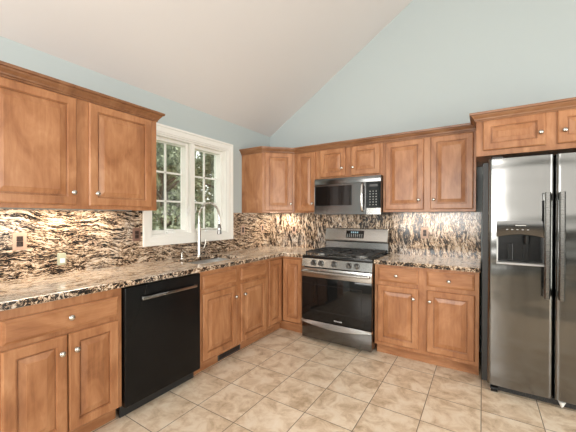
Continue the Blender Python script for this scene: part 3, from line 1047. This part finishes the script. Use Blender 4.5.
# three cast grates
for gx0, gx1 in ((0.020, 0.262), (0.266, 0.498), (0.502, 0.744)):
    mb = MB()
    y0_, y1_ = -0.645, -0.125
    h0_, h1_ = 0.940, 0.956
    bw_ = 0.012
    mb.box(gx0, gx1, y0_, y0_ + bw_, h0_, h1_, 0.003)
    mb.box(gx0, gx1, y1_ - bw_, y1_, h0_, h1_, 0.003)
    mb.box(gx0, gx0 + bw_, y0_, y1_, h0_, h1_, 0.003)
    mb.box(gx1 - bw_, gx1, y0_, y1_, h0_, h1_, 0.003)
    mb.box(gx0, gx1, (y0_ + y1_) / 2 - 0.006, (y0_ + y1_) / 2 + 0.006, h0_, h1_, 0.003)
    xm = (gx0 + gx1) / 2
    for yy in (y0_ + 0.13, y1_ - 0.13):
        mb.box(gx0, xm - 0.028, yy - 0.005, yy + 0.005, h0_ + 0.002, h1_ + 0.004, 0.002)
        mb.box(xm + 0.028, gx1, yy - 0.005, yy + 0.005, h0_ + 0.002, h1_ + 0.004, 0.002)
        mb.box(xm - 0.005, xm + 0.005, yy + 0.028, yy + 0.125, h0_ + 0.002, h1_ + 0.004, 0.002)
        mb.box(xm - 0.005, xm + 0.005, yy - 0.125, yy - 0.028, h0_ + 0.002, h1_ + 0.004, 0.002)
    for xx in (gx0 + 0.008, gx1 - 0.008):
        for yy in (y0_ + 0.008, y1_ - 0.008, (y0_ + y1_) / 2):
            mb.cyl((xx, yy, 0.914), (xx, yy, 0.945), 0.007, n=8)
    mb.build('grate', M['blackm'], t)

def text(body, size, loc, rot, m, parent, name='lettering', ext=0.0003):
    cu = bpy.data.curves.new(name, 'FONT')
    cu.body = body
    cu.size = size
    cu.extrude = ext
    cu.align_x = 'CENTER'
    cu.align_y = 'CENTER'
    tmp = bpy.data.objects.new(name, cu)
    COL.objects.link(tmp)
    bpy.context.view_layer.update()
    dg = bpy.context.evaluated_depsgraph_get()
    me = bpy.data.meshes.new_from_object(tmp.evaluated_get(dg))
    bpy.data.objects.remove(tmp)
    me.materials.clear()
    me.materials.append(m)
    o = bpy.data.objects.new(name, me)
    COL.objects.link(o)
    o.parent = parent
    o.location = loc
    o.rotation_euler = rot
    return o
text('FRIGIDAIRE', 0.017, (0.42, -0.6886, 0.268), (pi / 2, 0, 0), M['whitep'], t, 'logo_lettering')

# ---------------------------------------------------------------- over-the-range microwave
t = thing('microwave', 'stainless over-the-range microwave with black window and keypad', 'microwave', (0.924, 0, 0), 0)
MW = 0.762
MB().box(0, MW, -0.375, -0.0135, 1.350, 1.7565).build('housing', M['black'], t)
MB().box(0.0, MW, -0.4, -0.3755, 1.690, 1.756, 0.003).build('vent_panel', M['msteel'], t, smooth=True)
mb = MB()
mb.grid([0.0, 0.006, 0.450, 0.608], [1.350, 1.452, 1.668, 1.689], lambda u, v: not (0.006 < u < 0.450 and 1.452 < v < 1.668), lambda u, v, tt: (u, tt, v), -0.3755, -0.402)
dr = mb.build('door', M['msteel'], t, bevel=0.002)
MB().box(0.006, 0.450, -0.3995, -0.3760, 1.452, 1.668).build('door_window', M['bglass'], dr)
mb = MB()
pts = [(0.574, -0.404, 1.385), (0.574, -0.432, 1.400)] + [(0.574, -0.438 - 0.008 * sin(pi * k / 8), 1.42 + 0.22 * k / 8) for k in range(9)] + [(0.574, -0.432, 1.660), (0.574, -0.404, 1.675)]
mb.tube(pts, 0.012, n=14)
mb.build('handle', M['chrome'], dr, smooth=True)
cp = MB().box(0.611, MW, -0.401, -0.3755, 1.420, 1.689, 0.002).build('control_panel', M['bglass'], t)
MB().box(0.611, MW, -0.402, -0.3755, 1.350, 1.419, 0.002).build('lower_trim', M['steel'], t)
mb = MB()
for r_ in range(6):
    for i in range(3):
        x = 0.646 + i * 0.032
        z = 1.448 + r_ * 0.028
        MB().box(x, x + 0.009, -0.4016, -0.4008, z, z + 0.008).build('key', M['print'], cp)
MB().box(0.645, 0.73, -0.4016, -0.4008, 1.64, 1.665).build('clock_window', M['grey'], cp)

# ---------------------------------------------------------------- refrigerator
t = thing('refrigerator', 'large stainless side-by-side refrigerator with water and ice dispenser', 'refrigerator', (2.598, 0, 0), 0)
FW = 0.912
mb = MB()
mb.box(-0.036, FW - 0.004, -0.700, -0.03, 0.045, 1.745, 0.004)  # shell widened to the left so its dark side stands in for gap shade
mb.build('cabinet_shell', M['fside'], t)
SE = 0.382           # seam
def curved_door(x0, x1, hole=None):
    # gently crowned front face, rounded vertical edges
    mb = MB()
    bm = mb.bm
    us = [x0 + (x1 - x0) * k / 16 for k in range(17)]
    if hole:
        us = sorted(set([round(u, 4) for u in us if min(abs(u - hole[0]), abs(u - hole[1])) > 0.008] + [hole[0], hole[1]]))
    vs = [0.068, 1.757] if not hole else [0.068, hole[2], hole[3], 1.757]

    def yf(u):
        s_ = (u - x0) / (x1 - x0)
        e = min(u - x0, x1 - u)
        r_ = 0.022
        k = 0.0 if e >= r_ else (r_ - math.sqrt(max(r_ * r_ - (r_ - e) ** 2, 0)))
        return -0.785 - 0.007 * (1 - (2 * s_ - 1) ** 2) + k
    us = sorted(set(us + [x0 + 0.003, x0 + 0.008, x0 + 0.014, x0 + 0.022, x1 - 0.003, x1 - 0.008, x1 - 0.014, x1 - 0.022]))
    mb.grid(us, vs, lambda u, v: not (hole and hole[0] < u < hole[1] and hole[2] < v < hole[3]),
            lambda u, v, tt: (u, -0.703, v) if tt == 0 else (u, yf(u), v), 0, 1)
    return mb
HX0, HX1, HZ0, HZ1 = 0.056, 0.334, 0.985, 1.292
d1 = curved_door(0.0, SE - 0.003, (HX0, HX1, HZ0, HZ1)).build('freezer_door', M['fsteel'], t, smooth=True)
d2 = curved_door(SE + 0.003, FW).build('fridge_door', M['fsteel'], t, smooth=True)
# dispenser
mb = MB()
mb.box(HX0, HX1, -0.712, -0.706, HZ0, HZ1)
mb.box(HX0, HX0 + 0.004, -0.788, -0.712, HZ0, HZ1)
mb.box(HX1 - 0.004, HX1, -0.788, -0.712, HZ0, HZ1)
mb.box(HX0, HX1, -0.788, -0.712, HZ0, HZ0 + 0.006)
cav = mb.build('dispenser_recess', M['black'], d1)
# upper control fascia with arched lower edge
mb = MB()
bm = mb.bm
R = []
n = 20
for k in range(n + 1):
    u = k / n
    x = HX0 - 0.004 + (HX1 - HX0 + 0.008) * u
    zb = 1.175 + 0.026 * (1 - (2 * u - 1) ** 2)
    R.append([bm.verts.new(p) for p in ((x, -0.712, HZ1 + 0.004), (x, -0.794, HZ1 + 0.004), (x, -0.800, zb + 0.01), (x, -0.794, zb), (x, -0.712, zb))])
for a, b in zip(R, R[1:]):
    for k in range(5):
        bm.faces.new((a[k], a[(k + 1) % 5], b[(k + 1) % 5], b[k]))
bm.faces.new(R[0][::-1])
bm.faces.new(R[-1])
fas = mb.build('control_fascia', M['msteel'], d1, smooth=True)
mb = MB()
mb.box(HX0 - 0.005, HX1 + 0.005, -0.806, -0.7125, HZ0 - 0.006, HZ0 + 0.010, 0.004)
mb.box(HX0 - 0.004, HX0 + 0.006, -0.800, -0.7125, HZ0, 1.180, 0.002)
mb.box(HX1 - 0.006, HX1 + 0.004, -0.800, -0.7125, HZ0, 1.180, 0.002)
mb.build('dispenser_trim', M['silverp'], d1)
mb = MB()
mb.box(0.125, 0.155, -0.735, -0.715, 1.00, 1.13, 0.004)
mb.box(0.215, 0.245, -0.735, -0.715, 1.00, 1.13, 0.004)
mb.build('paddle', M['black'], d1)
MB().cyl((0.232, -0.75, 1.13), (0.232, -0.75, 1.19), 0.018, 0.022).build('ice_chute', M['black'], d1)
mb = MB()
for i in range(5):
    x = 0.11 + 0.03 * i
    mb.box(x, x + 0.012, -0.7985, -0.7965, 1.232, 1.237)
mb.box(0.165, 0.225, -0.7965, -0.7945, 1.262, 1.267)
mb.build('button_marks', M['print'], fas)
# door handles
for x in (0.337, 0.412):
    mb = MB()
    rows = 18
    bm = mb.bm
    R = []
    for k in range(rows + 1):
        u = k / rows
        z = 0.765 + 0.73 * u
        yo = -0.836 - 0.006 * sin(pi * u)
        hw = 0.0165
        R.append([bm.verts.new((x + a, yo + b, z)) for a, b in ((-hw, 0.010), (-hw, -0.004), (-0.009, -0.012), (0.009, -0.012), (hw, -0.004), (hw, 0.010))])
    for a, b in zip(R, R[1:]):
        for k in range(6):
            bm.faces.new((a[k], a[(k + 1) % 6], b[(k + 1) % 6], b[k]))
    bm.faces.new(R[0][::-1])
    bm.faces.new(R[-1])
    for zz in (0.785, 1.455):
        mb.box(x - 0.014, x + 0.014, -0.832, -0.776, zz - 0.016, zz + 0.036, 0.004)
    mb.build('handle', M['dsteel'], d1 if x < 0.38 else d2, smooth=True)
# base grille, roller and white foot
mb = MB()
mb.box(0.02, FW - 0.02, -0.735, -0.703, 0.012, 0.062)
for k in range(22):
    x = 0.09 + k * 0.036
    mb.box(x, x + 0.022, -0.741, -0.734, 0.022, 0.052, 0.002)
mb.build('base_grille', M['blackm'], t)
for x in (0.045, FW - 0.045):
    MB().cyl((x - 0.022, -0.745, 0.024), (x + 0.022, -0.745, 0.024), 0.0238, n=24).build('roller', M['black'], t, smooth=True)
MB().lathe([(0.0, 0), (0.006, 0.006), (0.020, 0.040), (0.020, 0.044), (0, 0.044)], (0.43, -0.765, 0.014), n=16).build('leveling_foot', M['whitep'], t, smooth=True)
for x in (0.02, FW - 0.09):
    MB().box(x, x + 0.07, -0.76, -0.66, 1.7575, 1.778, 0.004).build('hinge_cover', M['fside'], t)

# ---------------------------------------------------------------- outlets and plates
def outlet(label, loc, rotz, kind, wd=0.072, ht=0.115, pm='almond', im='brownp'):
    t = thing('wall_outlet' if kind != 'switch' else 'light_switch', label, 'outlet' if kind != 'switch' else 'switch', loc, rotz)
    MB().box(-wd / 2, wd / 2, -0.006, 0, -ht / 2, ht / 2, 0.002).build('cover_plate', M[pm], t)
    mb = MB()
    if kind == 'switch':
        mb.box(-0.016, 0.016, -0.009, -0.0055, -0.033, 0.033, 0.002)
        mb.build('rocker', M[im], t)
    else:
        for dz in (-0.0172, 0.0172):
            mb = MB()
            mb.box(-0.017, 0.017, -0.0085, -0.0055, dz - 0.0165, dz + 0.0165, 0.003)
            r_ = mb.build('receptacle', M[im], t)
            mb = MB()
            mb.box(-0.008, -0.006, -0.0090, -0.0084, dz - 0.002, dz + 0.008)
            mb.box(0.006, 0.008, -0.0090, -0.0084, dz - 0.002, dz + 0.008)
            mb.build('slot', M['black'], r_)
    return t
X0 = 0.0128
outlet('brown duplex outlet in a beige plate on the left splash near the photo edge', (X0, -2.803, 1.163), pi / 2, 'outlet')
outlet('brown duplex outlet in a dark frame just left of the window', (X0, -2.005, 1.168), pi / 2, 'outlet', pm='brownpl')
outlet('brown duplex outlet on the left wall, first one right of the window', (X0, -0.605, 1.158), pi / 2, 'outlet')
outlet('brown rocker switch on the left wall close to the room corner', (X0, -0.200, 1.170), pi / 2, 'switch', 0.06, 0.10)
outlet('brown rocker switch on the back wall left of the range', (0.415, -X0, 1.160), 0, 'switch', 0.062, 0.11)
outlet('brown duplex outlet behind the worktop beside the refrigerator', (2.045, -X0, 1.154), 0, 'outlet')
t = thing('night_light', 'pale green plug-in plate low on the left splash, right of the beige outlet', 'night light', (X0, -2.572, 1.022), pi / 2)
MB().box(-0.024, 0.024, -0.026, 0, -0.042, 0.042, 0.006, 3).build('cover', M['palep'], t, smooth=True)
MB().box(-0.015, 0.015, -0.030, -0.0255, -0.028, 0.006, 0.003).build('lens', M['whitep'], t)
t = thing('wall_outlet', 'small dark plug socket high on the splash beside the refrigerator', 'outlet', (2.42, -X0, 1.17), 0)
MB().box(-0.012, 0.012, -0.006, 0, -0.012, 0.012, 0.002).build('cover_plate', M['brownp'], t)

# floor register in the toe kick under the sink
t = thing('floor_register', 'dark slotted heat register in the toe kick under the sink', 'vent', (0.5368, -1.40, 0.048), pi / 2)
mb = MB()
mb.grid([-0.150, -0.140, 0.140, 0.150], [-0.038, -0.030, 0.030, 0.038], lambda u, v: not (-0.14 < u < 0.14 and -0.03 < v < 0.03), lambda u, v, tt: (u, tt, v), 0.0, -0.006)
mb.build('frame', M['grey'], t)
mb = MB()
mb.box(-0.14, 0.14, -0.001, 0, -0.03, 0.03)
mb.build('backing', M['blackm'], t)
mb = MB()
for k in range(13):
    x = -0.135 + k * 0.0215
    mb.box(x, x + 0.008, -0.005, -0.001, -0.029, 0.029)
mb.build('louvre', M['brownp'], t)

# ---------------------------------------------------------------- dining set behind the viewer, mirrored in the steel doors
M['walnut'] = mat('dark_walnut', (0.05, 0.032, 0.022), 0.35)
t = thing('dining_table', 'dark walnut dining table mirrored in the refrigerator doors', 'table', (3.45, -4.75, 0))
MB().box(-1.1, 1.1, -0.5, 0.5, 0.715, 0.75, 0.006).build('tabletop', M['walnut'], t)
MB().box(-1.0, 1.0, -0.42, 0.42, 0.62, 0.7145).build('apron', M['walnut'], t)
for x in (-1.02, 1.02):
    for y in (-0.43, 0.43):
        MB().cyl((x, y, 0), (x, y, 0.7145), 0.022, 0.036, 12).build('leg', M['walnut'], t)
def chair(label, x, y, rz):
    t = thing('dining_chair', label, 'chair', (x, y, 0), rz)
    MB().box(-0.22, 0.22, -0.21, 0.21, 0.43, 0.47, 0.012).build('seat', M['walnut'], t)
    for sx in (-0.19, 0.19):
        MB().cyl((sx, 0.18, 0), (sx, 0.18, 0.43), 0.013, 0.02, 10).build('leg', M['walnut'], t)
        MB().tube([(sx, -0.21, 0), (sx, -0.19, 0.45), (sx, -0.26, 0.98)], [0.014, 0.019, 0.015], 10).build('leg', M['walnut'], t)
    MB().box(-0.19, 0.19, -0.262, -0.240, 0.86, 0.96, 0.006).build('backrest', M['walnut'], t)
    for sx in (-0.11, -0.04, 0.04, 0.11):
        MB().tube([(sx, -0.195, 0.465), (sx, -0.248, 0.87)], 0.009, 8).build('spindle', M['walnut'], t)
chair('dark spindle-back chair mirrored at the left of the refrigerator doors', 3.05, -4.05, pi)
chair('dark spindle-back chair mirrored at the right of the refrigerator doors', 3.80, -4.05, pi)

# ---------------------------------------------------------------- under-cabinet lights
def undercab(label, loc, rotz, ln, power):
    t = thing('under_cabinet_light', label, 'light', loc, rotz)
    MB().box(-ln / 2, ln / 2, -0.02, 0.02, -0.014, 0, 0.002).build('housing', M['whitep'], t)
    MB().box(-ln / 2 + 0.01, ln / 2 - 0.01, -0.014, 0.014, -0.0165, -0.0145).build('diffuser', M['led'], t)
    d = bpy.data.lights.new('strip_lamp', 'AREA')
    d.shape = 'RECTANGLE'
    d.size = ln - 0.03
    d.size_y = 0.025
    d.energy = power
    d.color = (1.0, 0.89, 0.74)
    o = bpy.data.objects.new('strip_lamp', d)
    COL.objects.link(o)
    o.parent = t
    o.location = (0, 0, -0.020)
undercab('slim strip light under the left wall cabinet', (0.12, -2.62, ZU + 0.0215), pi / 2, 0.80, 3.4)
undercab('slim strip light under the corner wall cabinet', (0.30, -0.14, ZU + 0.0215), 0, 0.40, 2.6)
undercab('slim strip light under the wall cabinet right of the microwave', (2.10, -0.12, ZU + 0.0215), 0, 0.60, 1.3)
